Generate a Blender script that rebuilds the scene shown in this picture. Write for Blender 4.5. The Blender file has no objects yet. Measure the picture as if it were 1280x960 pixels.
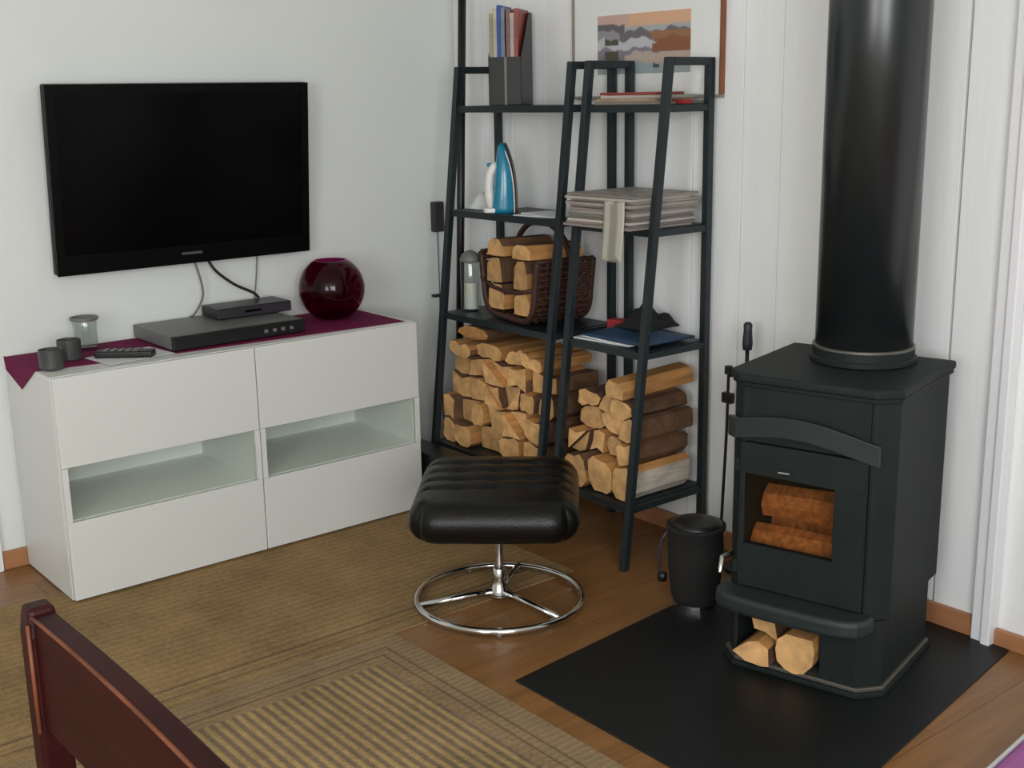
import bpy, bmesh, math, random
from mathutils import Vector, Matrix
random.seed(11)
PI = math.pi
scene = bpy.context.scene
C = scene.collection

# ------------------------------------------------------------------ camera
CAM = (3.69915, -2.76254, 1.39306)
YAW, PITCH, ROLL, FPX = -0.887575, -0.235119, -0.017928, 1507.14
F = Vector((math.sin(YAW)*math.cos(PITCH), math.cos(YAW)*math.cos(PITCH), math.sin(PITCH)))
R0 = Vector((math.cos(YAW), -math.sin(YAW), 0)); U0 = R0.cross(F)
Rv = R0*math.cos(ROLL)+U0*math.sin(ROLL); Uv = -R0*math.sin(ROLL)+U0*math.cos(ROLL)
cd = bpy.data.cameras.new('camera'); cam = bpy.data.objects.new('camera', cd); C.objects.link(cam)
cd.sensor_width = 36; cd.sensor_fit = 'HORIZONTAL'; cd.lens = FPX/1280*36; cd.clip_start = .05
m = Matrix((Rv, Uv, -F)).transposed().to_4x4(); m.translation = CAM
cam.matrix_world = m
scene.camera = cam

# ------------------------------------------------------------------ world, daylight, exposure
scene.view_settings.view_transform = 'Standard'
scene.view_settings.look = 'None'
scene.view_settings.gamma = 1
scene.view_settings.use_curve_mapping = False
scene.view_settings.exposure = 0.0
try:
    scene.cycles.use_denoising = True
except Exception:
    pass
w = bpy.data.worlds.new('world'); scene.world = w; w.use_nodes = True
w.node_tree.nodes['Background'].inputs[0].default_value = (.75, .85, 1, 1)
w.node_tree.nodes['Background'].inputs[1].default_value = 1.0
RX, RY, RZ = 4.8, -4.8, 2.45          # room: x 0..RX, y RY..0, z 0..RZ
def area(name, loc, rot, sx, sy, power, col):
    l = bpy.data.lights.new(name, 'AREA'); l.shape = 'RECTANGLE'; l.size = sx; l.size_y = sy; l.energy = power; l.color = col
    o = bpy.data.objects.new(name, l); C.objects.link(o); o.location = loc; o.rotation_euler = rot; return o
area('daylight_front', (3.9, RY+.04, 1.5), (PI/2, 0, 0), 1.3, 1.3, 55, (1, .99, .985))
area('daylight_right', (RX-.04, -3.0, 1.5), (PI/2, 0, PI/2), 1.5, 1.3, 72, (.98, .99, 1))

# ------------------------------------------------------------------ materials
def L1(c):
    c = c/255.0
    return c/12.92 if c <= .04045 else ((c+.055)/1.055)**2.4
def rgb(r, g, b): return (L1(r), L1(g), L1(b), 1)
def mat(name, col, rough=.5, metal=0, spec=.5, vary=0, nscale=20, bump=0, bscale=60, stretch=None, objrand=0, coat=0, sheen=0):
    m = bpy.data.materials.new(name); m.use_nodes = True
    nt = m.node_tree; b = nt.nodes['Principled BSDF']
    b.inputs['Base Color'].default_value = col; b.inputs['Roughness'].default_value = rough
    b.inputs['Metallic'].default_value = metal; b.inputs['Specular IOR Level'].default_value = spec
    b.inputs['Coat Weight'].default_value = coat
    if sheen: b.inputs['Sheen Weight'].default_value = sheen
    N = nt.nodes.new; K = nt.links.new
    src = None
    if vary or bump:
        tc = N('ShaderNodeTexCoord'); mp = N('ShaderNodeMapping'); K(tc.outputs['Object'], mp.inputs[0])
        if stretch: mp.inputs['Scale'].default_value = stretch
        if objrand or stretch:
            oi = N('ShaderNodeObjectInfo'); mu = N('ShaderNodeMath'); mu.operation = 'MULTIPLY'; mu.inputs[1].default_value = 37
            K(oi.outputs['Random'], mu.inputs[0]); cx = N('ShaderNodeCombineXYZ'); 
            for i in range(3): K(mu.outputs[0], cx.inputs[i])
            K(cx.outputs[0], mp.inputs['Location'])
    if vary:
        n = N('ShaderNodeTexNoise'); n.inputs['Scale'].default_value = nscale; n.inputs['Detail'].default_value = 5
        K(mp.outputs[0], n.inputs['Vector'])
        r = N('ShaderNodeValToRGB'); r.color_ramp.elements[0].position = .3; r.color_ramp.elements[1].position = .7
        r.color_ramp.elements[0].color = tuple(max(0, c*(1-vary)) for c in col[:3])+(1,)
        r.color_ramp.elements[1].color = tuple(min(1, c*(1+vary)) for c in col[:3])+(1,)
        K(n.outputs['Fac'], r.inputs[0]); src = r.outputs[0]
    if objrand:
        oi2 = N('ShaderNodeObjectInfo'); hs = N('ShaderNodeHueSaturation'); mr = N('ShaderNodeMapRange')
        mr.inputs['To Min'].default_value = 1-objrand; mr.inputs['To Max'].default_value = 1+objrand
        K(oi2.outputs['Random'], mr.inputs['Value']); K(mr.outputs[0], hs.inputs['Value'])
        if src: K(src, hs.inputs['Color'])
        else: hs.inputs['Color'].default_value = col
        src = hs.outputs[0]
    if src: K(src, b.inputs['Base Color'])
    if bump:
        n2 = N('ShaderNodeTexNoise'); n2.inputs['Scale'].default_value = bscale; n2.inputs['Detail'].default_value = 4
        K(mp.outputs[0], n2.inputs['Vector']); bp = N('ShaderNodeBump'); bp.inputs['Strength'].default_value = bump; bp.inputs['Distance'].default_value = .01
        K(n2.outputs['Fac'], bp.inputs['Height']); K(bp.outputs[0], b.inputs['Normal'])
    return m
def glassmat(name, col, gloss=.08, rough=.02, trans=1.0):
    m = bpy.data.materials.new(name); m.use_nodes = True; nt = m.node_tree; nt.nodes.remove(nt.nodes['Principled BSDF'])
    out = nt.nodes['Material Output']; t = nt.nodes.new('ShaderNodeBsdfTransparent'); t.inputs[0].default_value = col
    g = nt.nodes.new('ShaderNodeBsdfGlossy'); g.inputs['Roughness'].default_value = rough
    fr = nt.nodes.new('ShaderNodeFresnel'); fr.inputs[0].default_value = 1.45
    ad = nt.nodes.new('ShaderNodeMath'); ad.operation = 'ADD'; ad.inputs[1].default_value = gloss-.04; ad.use_clamp = True
    nt.links.new(fr.outputs[0], ad.inputs[0])
    mx = nt.nodes.new('ShaderNodeMixShader'); ge = nt.nodes.new('ShaderNodeNewGeometry'); sb = nt.nodes.new('ShaderNodeMath'); sb.operation = 'SUBTRACT'; sb.inputs[0].default_value = 1
    nt.links.new(ge.outputs['Backfacing'], sb.inputs[1]); ml = nt.nodes.new('ShaderNodeMath'); ml.operation = 'MULTIPLY'
    nt.links.new(ad.outputs[0], ml.inputs[0]); nt.links.new(sb.outputs[0], ml.inputs[1]); nt.links.new(ml.outputs[0], mx.inputs[0]); nt.links.new(t.outputs[0], mx.inputs[1]); nt.links.new(g.outputs[0], mx.inputs[2])
    nt.links.new(mx.outputs[0], out.inputs[0]); return m
def printmat(name, rough=.5):
    m = bpy.data.materials.new(name); m.use_nodes = True; nt = m.node_tree; b = nt.nodes['Principled BSDF']
    a = nt.nodes.new('ShaderNodeVertexColor'); a.layer_name = 'print'; nt.links.new(a.outputs[0], b.inputs['Base Color'])
    b.inputs['Roughness'].default_value = rough; return m
def stripemat(name, ca, cb, axis, period, rough=.9, vary=.12, lo=.35, hi=.65, bump=.4):
    m = bpy.data.materials.new(name); m.use_nodes = True; nt = m.node_tree; b = nt.nodes['Principled BSDF']; N = nt.nodes.new; K = nt.links.new
    tc = N('ShaderNodeTexCoord'); sx = N('ShaderNodeSeparateXYZ'); K(tc.outputs['Object'], sx.inputs[0])
    def sine(ax, per):
        mu = N('ShaderNodeMath'); mu.operation = 'MULTIPLY'; mu.inputs[1].default_value = 2*PI/per; K(sx.outputs[ax], mu.inputs[0])
        si = N('ShaderNodeMath'); si.operation = 'SINE'; K(mu.outputs[0], si.inputs[0])
        ad = N('ShaderNodeMath'); ad.operation = 'MULTIPLY_ADD'; ad.inputs[1].default_value = .5; ad.inputs[2].default_value = .5; K(si.outputs[0], ad.inputs[0]); return ad
    s = sine(axis, period)
    r = N('ShaderNodeValToRGB'); r.color_ramp.elements[0].position = lo; r.color_ramp.elements[1].position = hi
    r.color_ramp.elements[0].color = ca; r.color_ramp.elements[1].color = cb; K(s.outputs[0], r.inputs[0])
    n = N('ShaderNodeTexNoise'); n.inputs['Scale'].default_value = 90; n.inputs['Detail'].default_value = 3; K(tc.outputs['Object'], n.inputs['Vector'])
    n3 = N('ShaderNodeTexNoise'); n3.inputs['Scale'].default_value = 5; K(tc.outputs['Object'], n3.inputs['Vector'])
    hs = N('ShaderNodeHueSaturation'); mr = N('ShaderNodeMapRange'); mr.inputs['From Min'].default_value = .7; mr.inputs['From Max'].default_value = 1.3
    mr.inputs['To Min'].default_value = 1-vary; mr.inputs['To Max'].default_value = 1+vary
    sm = N('ShaderNodeMath'); K(n.outputs['Fac'], sm.inputs[0]); K(n3.outputs['Fac'], sm.inputs[1])
    K(sm.outputs[0], mr.inputs['Value']); K(mr.outputs[0], hs.inputs['Value']); K(r.outputs[0], hs.inputs['Color']); K(hs.outputs[0], b.inputs['Base Color'])
    w1 = sine(0, .006); w2 = sine(1, .006); mm = N('ShaderNodeMath'); mm.operation = 'MULTIPLY'; K(w1.outputs[0], mm.inputs[0]); K(w2.outputs[0], mm.inputs[1])
    m3 = N('ShaderNodeMath'); m3.operation = 'ADD'; K(mm.outputs[0], m3.inputs[0]); K(s.outputs[0], m3.inputs[1])
    bp = N('ShaderNodeBump'); bp.inputs['Strength'].default_value = bump; bp.inputs['Distance'].default_value = .003; K(m3.outputs[0], bp.inputs['Height']); K(bp.outputs[0], b.inputs['Normal'])
    b.inputs['Roughness'].default_value = rough; b.inputs['Specular IOR Level'].default_value = .15
    return m

M = {}
M['wall'] = mat('wall_paint', rgb(222, 226, 223), .75, vary=.02, nscale=2, bump=.08, bscale=25)
M['plank'] = mat('plank_paint', rgb(236, 238, 238), .5, vary=.025, nscale=3, stretch=(6, 6, .6), bump=.12, bscale=14, objrand=.012)
M['gap'] = mat('plank_gap', rgb(84, 80, 82), .9)
M['ceiling'] = mat('ceiling_paint', rgb(235, 235, 230), .8)
M['floor'] = mat('laminate', rgb(130, 92, 54), .33, vary=.2, nscale=3, stretch=(14, 1.1, 1), objrand=.06, spec=.4)
M['subfloor'] = mat('subfloor', rgb(60, 40, 24), .9)
M['skirt'] = mat('skirting_wood', rgb(165, 115, 78), .45, vary=.12, nscale=4, stretch=(1, 1, 18))
M['trim'] = mat('trim_paint', rgb(232, 233, 236), .4)
M['white'] = mat('white_foil', rgb(216, 218, 214), .35)
M['whitein'] = mat('white_inner', rgb(238, 240, 236), .5)
M['edge'] = mat('seam_grey', rgb(150, 150, 146), .6)
M['cabglass'] = glassmat('green_tinted_glass', (.965, .985, .965, 1), gloss=.05, rough=.15)
M['tv'] = mat('tv_bezel', rgb(6, 6, 7), .4, spec=.15)
M['screen'] = mat('tv_screen', rgb(5, 5, 6), .22, spec=.12)
M['silver'] = mat('silver', rgb(190, 190, 190), .3, metal=1)
M['black'] = mat('black_plastic', rgb(18, 18, 19), .4)
M['cable'] = mat('cable_black', rgb(32, 32, 32), .5)
M['cablegrey'] = mat('cable_grey', rgb(110, 110, 108), .5)
M['dvdtop'] = mat('brushed_grey_metal', rgb(112, 114, 112), .45, metal=.15)
M['purple'] = mat('purple_cloth', rgb(112, 24, 70), .85, vary=.1, nscale=60, bump=.3, bscale=300, spec=.2)
M['vase'] = glassmat('purple_glass', (.55, .10, .36, 1), gloss=.03)
M['glazing'] = glassmat('picture_glass', (.985, .985, .985, 1), gloss=.045)
M['clear'] = glassmat('clear_glass', (.90, .92, .91, 1), gloss=.10)
M['darkcandle'] = mat('dark_candle_holder', rgb(62, 66, 64), .4, vary=.1, nscale=30)
M['wax'] = mat('wax', rgb(235, 232, 222), .6)
M['paper'] = mat('paper', rgb(214, 218, 218), .6)
M['rack'] = mat('rack_metal', rgb(27, 36, 40), .42, spec=.45, vary=.08, nscale=30)
M['leather'] = mat('black_leather', rgb(13, 13, 12), .33, bump=.12, bscale=160, spec=.28)
M['chrome'] = mat('chrome', rgb(205, 205, 203), .12, metal=1)
M['hearth'] = mat('hearth_steel', rgb(17, 21, 21), .5, vary=.2, nscale=4, spec=.35)
M['stove'] = mat('stove_iron', rgb(29, 36, 35), .6, vary=.14, nscale=9, bump=.05, bscale=120, spec=.22)
M['stoveband'] = mat('stove_band', rgb(34, 43, 43), .5, vary=.12, nscale=14)
M['stovedark'] = mat('firebox', rgb(22, 21, 20), .9)
M['pipe'] = mat('stove_pipe', rgb(26, 32, 33), .30, spec=.6, vary=.08, nscale=6)
M['steeledge'] = mat('worn_steel_edge', rgb(120, 116, 108), .45, metal=.7)
M['stoveglass'] = glassmat('stove_glass', (.86, .80, .72, 1), gloss=.05)
M['end'] = mat('log_end', rgb(204, 160, 106), .8, vary=.26, nscale=28, objrand=.2)
M['split'] = mat('log_split', rgb(176, 126, 72), .85, vary=.25, nscale=7, stretch=(8, 1, 8), objrand=.22)
M['bark'] = mat('log_bark', rgb(98, 70, 48), .95, vary=.35, nscale=14, bump=.6, bscale=50, objrand=.25)
M['birch'] = mat('birch_bark', rgb(186, 176, 162), .8, vary=.28, nscale=12, stretch=(4, 1, 4), bump=.3, bscale=40)
M['burn'] = mat('log_orange', rgb(186, 124, 72), .85, vary=.4, nscale=7, stretch=(1, 9, 9), objrand=.15)
M['wicker'] = mat('wicker', rgb(60, 33, 22), .6, vary=.3, nscale=60)
M['bluecloth'] = mat('blue_folder', rgb(36, 62, 88), .6, vary=.1, nscale=20)
M['darkcloth'] = mat('dark_cloth', rgb(22, 26, 26), .9, vary=.2, nscale=30)
M['red'] = mat('red_card', rgb(150, 30, 40), .6)
M['ironblue'] = mat('iron_blue', rgb(28, 126, 158), .25, coat=.3, vary=.1, nscale=15)
M['ironwhite'] = mat('iron_white', rgb(226, 226, 222), .35)
M['sole'] = mat('iron_sole', rgb(96, 84, 76), .35, metal=.6)
M['chair'] = mat('mahogany', rgb(40, 9, 9), .42, vary=.3, nscale=5, stretch=(2, 9, 9), spec=.14)
M['chairworn'] = mat('worn_mahogany', rgb(96, 52, 32), .5, vary=.45, spec=.25, nscale=12)
M['frame'] = mat('frame_wood', rgb(126, 74, 42), .45, vary=.15, nscale=10)
M['framegrey'] = mat('frame_edge', rgb(140, 132, 122), .5)
M['mat'] = mat('picture_mount', rgb(238, 240, 238), .8)
M['print'] = printmat('print')
M['pinkcloth'] = mat('pink_cloth', rgb(158, 92, 150), .85, vary=.08, nscale=50)
M['handle'] = mat('handle_dark', rgb(44, 40, 48), .5)
RUGTAN, RUGGREY = rgb(134, 114, 76), rgb(112, 96, 82)
M['rugfield'] = stripemat('rug_ribs', rgb(118, 100, 82), rgb(160, 136, 90), 1, .0265, vary=.25, lo=.2, hi=.8)
M['rugborder'] = stripemat('rug_border_weave', rgb(134, 113, 86), rgb(142, 121, 92), 0, .02, vary=.18)
M['rugfar'] = stripemat('rug_far_weave', rgb(139, 114, 76), rgb(147, 121, 86), 0, .03, vary=.25)
M['rugdark'] = stripemat('rug_dark_line', rgb(108, 88, 66), rgb(114, 95, 70), 0, .03, vary=.2)

# ------------------------------------------------------------------ mesh helpers
class MB:
    def __init__(s): s.v = []; s.f = []; s.mi = []
    def add(s, vs, fs, mi=0):
        o = len(s.v); s.v += [tuple(p) for p in vs]
        for k, f in enumerate(fs):
            s.f.append(tuple(o+i for i in f)); s.mi.append(mi if isinstance(mi, int) else mi[k])
        return s
    def box(s, x0, x1, y0, y1, z0, z1, mi=0, M4=None):
        vs = [Vector((x, y, z)) for z in (z0, z1) for y in (y0, y1) for x in (x0, x1)]
        if M4: vs = [M4 @ v for v in vs]
        return s.add(vs, [(0, 2, 3, 1), (4, 5, 7, 6), (0, 1, 5, 4), (2, 6, 7, 3), (0, 4, 6, 2), (1, 3, 7, 5)], mi)
    def prism(s, poly, z0, z1, mi=0, M4=None, cap=None):
        n = len(poly); vs = [Vector((x, y, z0)) for x, y in poly]+[Vector((x, y, z1)) for x, y in poly]
        if M4: vs = [M4 @ v for v in vs]
        fs = [tuple(range(n))[::-1], tuple(range(n, 2*n))]+[(i, (i+1) % n, n+(i+1) % n, n+i) for i in range(n)]
        return s.add(vs, fs, mi)
    def tube(s, pts, r, seg=10, closed=False, mi=0, caps=True):
        pts = [Vector(p) for p in pts]; n = len(pts); rs = r if isinstance(r, (list, tuple)) else [r]*n
        rings = []; prev = None
        for i, p in enumerate(pts):
            if closed: d = pts[(i+1) % n]-pts[i-1]
            else: d = pts[min(i+1, n-1)]-pts[max(i-1, 0)]
            d.normalize()
            if prev is None:
                a = Vector((0, 0, 1)) if abs(d.z) < .9 else Vector((1, 0, 0)); u = d.cross(a).normalized()
            else: u = (prev-d*prev.dot(d)).normalized()
            prev = u; v = d.cross(u)
            rings.append([p+(u*math.cos(2*PI*k/seg)+v*math.sin(2*PI*k/seg))*rs[i] for k in range(seg)])
        vs = [q for ring in rings for q in ring]; fs = []
        for i in range(n if closed else n-1):
            j = (i+1) % n
            for k in range(seg): fs.append((i*seg+k, i*seg+(k+1) % seg, j*seg+(k+1) % seg, j*seg+k))
        if caps and not closed: fs += [tuple(range(seg))[::-1], tuple((n-1)*seg+k for k in range(seg))]
        return s.add(vs, fs, mi)
    def lathe(s, prof, seg=32, cx=0, cy=0, cz=0, mi=0):
        n = len(prof); vs = []; fs = []
        for r, z in prof:
            for k in range(seg): vs.append((cx+r*math.cos(2*PI*k/seg), cy+r*math.sin(2*PI*k/seg), cz+z))
        for i in range(n-1):
            for k in range(seg): fs.append((i*seg+k, i*seg+(k+1) % seg, (i+1)*seg+(k+1) % seg, (i+1)*seg+k))
        if prof[0][0] > 1e-5: fs.append(tuple(range(seg))[::-1])
        if prof[-1][0] > 1e-5: fs.append(tuple((n-1)*seg+k for k in range(seg)))
        return s.add(vs, fs, mi)
    def grid(s, fn, nu, nv, mi=0):
        vs = [fn(i/nu, j/nv) for j in range(nv+1) for i in range(nu+1)]
        fs = [(j*(nu+1)+i, j*(nu+1)+i+1, (j+1)*(nu+1)+i+1, (j+1)*(nu+1)+i) for j in range(nv) for i in range(nu)]
        return s.add(vs, fs, mi)
    def mesh(s, name, mats, smooth=False, weld=True):
        me = bpy.data.meshes.new(name); me.from_pydata(s.v, [], s.f)
        for mm in (mats if isinstance(mats, (list, tuple)) else [mats]): me.materials.append(mm)
        for p, k in zip(me.polygons, s.mi): p.material_index = k
        bm = bmesh.new(); bm.from_mesh(me)
        if weld: bmesh.ops.remove_doubles(bm, verts=bm.verts, dist=1e-5)
        bmesh.ops.recalc_face_normals(bm, faces=bm.faces); bm.to_mesh(me); bm.free()
        if smooth:
            for p in me.polygons: p.use_smooth = True
        return me
    def obj(s, name, mats, parent=None, loc=(0, 0, 0), rotz=0, smooth=False, bevel=0, seg=2, kind=None, solid=0, auto=True):
        o = bpy.data.objects.new(name, s.mesh(name, mats, smooth)); C.objects.link(o)
        o.location = loc; o.rotation_euler = (0, 0, rotz)
        if parent: o.parent = parent
        if solid:
            md = o.modifiers.new('thickness', 'SOLIDIFY'); md.thickness = solid; md.offset = 0
        if bevel:
            md = o.modifiers.new('bevel', 'BEVEL'); md.width = bevel; md.segments = seg; md.limit_method = 'ANGLE'; md.angle_limit = math.radians(35)
        if kind: o['kind'] = kind
        return o
def tag(o, label, cat, group=None):
    o['label'] = label; o['category'] = cat
    if group: o['group'] = group
    return o
def thing(name, label, cat, loc=(0, 0, 0), rotz=0, group=None):
    o = bpy.data.objects.new(name, None); C.objects.link(o); o.location = loc; o.rotation_euler = (0, 0, rotz); o.empty_display_size = .05
    return tag(o, label, cat, group)
def struct(o): o['kind'] = 'structure'; return o
def paint(o, fn):
    """flat print: colour per vertex of a print grid"""
    me = o.data; a = me.color_attributes.new('print', 'FLOAT_COLOR', 'POINT')
    for i, v in enumerate(me.vertices): a.data[i].color = fn(v.co)
def arc(cx, cy, r, a0, a1, n): return [(cx+r*math.cos(a0+(a1-a0)*i/n), cy+r*math.sin(a0+(a1-a0)*i/n)) for i in range(n+1)]
def rrect(x0, x1, y0, y1, r, n=5):
    return arc(x1-r, y1-r, r, 0, PI/2, n)+arc(x0+r, y1-r, r, PI/2, PI, n)+arc(x0+r, y0+r, r, PI, 1.5*PI, n)+arc(x1-r, y0+r, r, 1.5*PI, 2*PI, n)

# ------------------------------------------------------------------ setting: floor with laminate boards
fl = struct(MB().box(-.1, RX+.1, RY-.1, .1, -.12, -.012).obj('floor', M['subfloor']))
bw = .187
k = 0
x = -.02
while x < RX:
    y = 0.0-(k*.47) % 1.28
    ys = [.0]
    while y > RY: 
        if y < -.05: ys.append(y)
        y -= 1.28
    ys.append(RY)
    for a, b in zip(ys[:-1], ys[1:]):
        x0, x1 = max(x, 0), min(x+bw, RX)
        o = MB().box(x0+.0006-x0, x1-.0006-x0, -(a-b)+.0006, -.0006, -.012, 0).obj('floor_board', M['floor'], fl, loc=(x0, a, 0))
    x += bw; k += 1

# ------------------------------------------------------------------ walls
struct(MB().box(-.12, 0, RY-.12, .12, -.02, RZ).obj('wall_left', M['wall']))
wb = struct(MB().box(-.12, RX+.12, .022, .14, -.02, RZ).obj('wall_back', M['gap']))
seams = [0, .17, .335, .515, .70, .862, 1.02, 1.187, 1.378, 1.516, 1.70, 1.885, 2.074, 2.222, 2.40, 2.57, 2.74, 2.92, 3.1, 3.28, 3.46, 3.64, 3.82, 4.0, 4.2, 4.4, 4.6, RX]
gaps = {1.187: .0016, 1.378: .0012, 1.516: .0008, 2.074: .0042}
for a, b in zip(seams[:-1], seams[1:]):
    ga, gb = gaps.get(a, .0010), gaps.get(b, .0010)
    pr = random.uniform(-.0015, .0015)
    MB().box(ga, b-a-gb, pr, .022, 0, RZ).obj('wall_plank', M['plank'], wb, loc=(a, 0, 0), bevel=.0008, seg=1)
def wall_with_holes(name, u0, u1, holes, place):
    mb = MB(); us = sorted({u0, u1} | {h[0] for h in holes} | {h[1] for h in holes})
    for a, b in zip(us[:-1], us[1:]):
        h = [h for h in holes if h[0] <= a and h[1] >= b]
        if h: place(mb, a, b, -.02, h[0][2]); place(mb, a, b, h[0][3], RZ)
        else: place(mb, a, b, -.02, RZ)
    return struct(mb.obj(name, M['wall']))
wall_with_holes('wall_front', -.12, RX+.12, [(3.2, 4.6, .8, 2.2)], lambda mb, a, b, z0, z1: mb.box(a, b, RY-.14, RY, z0, z1))
wall_with_holes('wall_right', RY, .02, [(-3.8, -2.2, .8, 2.2)], lambda mb, a, b, z0, z1: mb.box(RX, RX+.14, a, b, z0, z1))
def window(name, u0, u1, front):
    mb = MB(); t = .05
    def bx(a, b, z0, z1):
        if front: mb.box(a, b, RY-.10, RY-.05, z0, z1)
        else: mb.box(RX+.05, RX+.10, a, b, z0, z1)
    bx(u0, u1, .8, .8+t); bx(u0, u1, 2.2-t, 2.2); bx(u0, u0+t, .8, 2.2); bx(u1-t, u1, .8, 2.2); bx((u0+u1)/2-t/2, (u0+u1)/2+t/2, .8, 2.2)
    return struct(mb.obj(name, M['trim']))
window('window_1', 3.2, 4.6, True); window('window_2', -3.8, -2.2, False)
struct(MB().box(-.12, RX+.12, RY-.12, .12, RZ, RZ+.1).obj('ceiling', M['ceiling']))
struct(MB().box(0, .014, -1.785, -.02, 0, .058).obj('baseboard_left', M['skirt'], bevel=.003))
struct(MB().box(.0, 2.204, -.018, -.002, 0, .058).obj('baseboard_back', M['skirt'], bevel=.003))
struct(MB().box(2.262, RX, -.018, -.002, 0, .045).obj('baseboard_right', M['skirt'], bevel=.003))
struct(MB().box(2.205, 2.238, -.030, -.0015, 0, RZ).box(2.238, 2.262, -.042, -.0015, 0, RZ).obj('trim_1', M['trim'], bevel=.003))
struct(MB().box(0, .022, -1.88, -1.787, 0, 2.1).obj('trim_2', M['trim'], bevel=.003))

# ------------------------------------------------------------------ hearth plate, rugs
o = MB().prism([(0, 0), (.75, 0), (.905, -1.045), (.048, -1.045), (-.005, -.44)], 0, .004).obj('hearth_plate', M['hearth'], loc=(1.558, -.020, 0.0), bevel=.001, seg=1)
tag(o, 'flat black steel hearth plate on the floor beneath the wood stove', 'hearth plate')

t = thing('woven_rug', 'brown flat-woven rug in front of the white cabinet', 'rug', (.31, -.49, 0))
FX, FY = .872, -2.7
MB().box(0, FX, FY, 0, 0, .0040).obj('rug_border', M['rugfar'], t)
for i, (a, b) in enumerate(((.775, .783), (.822, .828))):
    MB().box(a, b, FY, -.045, .0040, .0046).obj('stripe', M['rugdark'], t)
t = thing('ribbed_rug', 'tan ribbed rug with a plain woven border, nearest the chair', 'rug', (1.185, -1.14, 0))
WX, WY = 1.9, -2.2
b_ = .135
MB().box(0, WX, -b_, 0, 0, .0055).box(0, b_, WY, -b_, 0, .0055).box(WX-b_, WX, WY, -b_, 0, .0055).box(b_, WX-b_, WY, WY+b_, 0, .0055).obj('border', M['rugborder'], t)
MB().box(b_, WX-b_, WY+b_, -b_, 0, .0065).obj('ribbed_field', M['rugfield'], t)
for a in (.062, .092, .115):
    MB().box(a, WX-a, -a-.006, -a, .0055, .0063).box(a, a+.006, WY+a, -a-.006, .0055, .0063).obj('border_line', M['rugdark'] if a < .1 else M['rugfar'], t)

# ------------------------------------------------------------------ white media cabinet
CY0, CY1, CH, CXF, CM = -1.713, -.499, .662, .42, -1.100
cb = thing('media_cabinet', 'long white media cabinet with two glass-fronted niches', 'cabinet', (0, 0, 0))
z0 = .006
MB().box(.018, .40, CY0, CY0+.018, z0, CH-.018).obj('side_panel', M['white'], cb, bevel=.001, seg=1)
MB().box(.018, .40, CY1-.018, CY1, z0, CH-.018).obj('side_panel', M['white'], cb, bevel=.001, seg=1)
MB().box(.018, .4015, CY0, CY1, CH-.018, CH).obj('top_panel', M['white'], cb, bevel=.0015)
MB().box(.018, .026, CY0+.018, CY1-.018, z0, CH-.018).obj('back_panel', M['whitein'], cb)
MB().box(.026, .40, CM-.018, CM+.018, z0, CH-.018).obj('divider', M['white'], cb)
NZ0, NZ1 = .243, .402
for y0, y1 in ((CY0, CM), (CM, CY1)):
    g = .0018
    MB().box(.026, .40, y0+.018, y1-.018, z0+.012, z0+.028).obj('bottom_panel', M['white'], cb)
    MB().box(.026, .398, y0+.018, y1-.018, NZ0-.016, NZ0).obj('niche_shelf', M['whitein'], cb)
    MB().box(.026, .398, y0+.018, y1-.018, NZ1, NZ1+.016).obj('niche_roof', M['whitein'], cb)
    MB().box(.402, .42, y0+g, y1-g, NZ1+.001, CH-.0015).obj('drawer_front', M['white'], cb, bevel=.0015)
    MB().box(.402, .42, y0+g, y1-g, z0+.004, NZ0-.001).obj('drawer_front', M['white'], cb, bevel=.0015)
    # frame stiles at the sides of the glass strip, then the pane
    MB().box(.402, .42, y0+g, y0+.018, NZ0, NZ1).obj('niche_stile', M['white'], cb); MB().box(.402, .42, y1-.018, y1-g, NZ0, NZ1).obj('niche_stile', M['white'], cb)
    MB().box(.408, .413, y0+.018, y1-.018, NZ0, NZ1).obj('glass_pane', M['cabglass'], cb)

# runner cloth
def runner():
    mb = MB(); T = CH+.0006; th = .0016
    top = [(.03, -1.714), (.296, -1.714), (.345, -1.30), (.392, -.530), (.087, -.522), (.03, -.60)]
    mb.prism(top, T, T+th)
    hang = [(.02, T+th), (.296, T+th), (.16, .588), (.03, .625)]
    Mx = Matrix(((1, 0, 0, 0), (0, 0, 1, 0), (0, 1, 0, 0), (0, 0, 0, 1)))
    mb.prism(hang, -1.7165, -1.7145, M4=Mx)
    return mb
tag(runner().obj('table_runner', M['purple']), 'dark magenta cloth runner laid along the white cabinet top', 'runner')
TZ = CH+.0024

# DVD player, receiver, vase, small things
t = thing('disc_player', 'wide flat grey disc player on the purple runner', 'disc player', (.03, -1.318, TZ), 0)
MB().box(0, .285, 0, .445, .004, .044).obj('case', M['dvdtop'], t, bevel=.002)
MB().box(.285, .302, 0, .445, .003, .045).obj('front_panel', M['black'], t, bevel=.002)
MB().box(.302, .3028, .03, .17, .024, .036).obj('disc_tray', M['black'], t)
for yy in (.30, .33, .36, .39): MB().box(.302, .305, yy, yy+.012, .018, .028).obj('button', M['cablegrey'], t)
for a, b in ((.03, .03), (.25, .03), (.03, .40), (.25, .40)): MB().lathe([(.012, 0), (.012, .004)], 12, a, b).obj('foot', M['black'], t)
t = thing('receiver_box', 'small black receiver box stacked on the grey disc player', 'receiver', (.045, -1.09, TZ+.044), 0)
MB().box(0, .125, 0, .262, .002, .036).obj('case', M['black'], t, bevel=.003)
MB().box(.125, .129, .004, .258, .005, .033).obj('front_panel', M['handle'], t, bevel=.001)
MB().box(.129, .1295, .09, .15, .016, .024).obj('display', M['screen'], t)
vz = []
for i in range(25):
    a = -PI/2+.42+(PI-.42-.52)*i/24; vz.append((.112*math.cos(a), .106+.112*math.sin(a)))
vz = [(0, vz[0][1])]+vz
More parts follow.
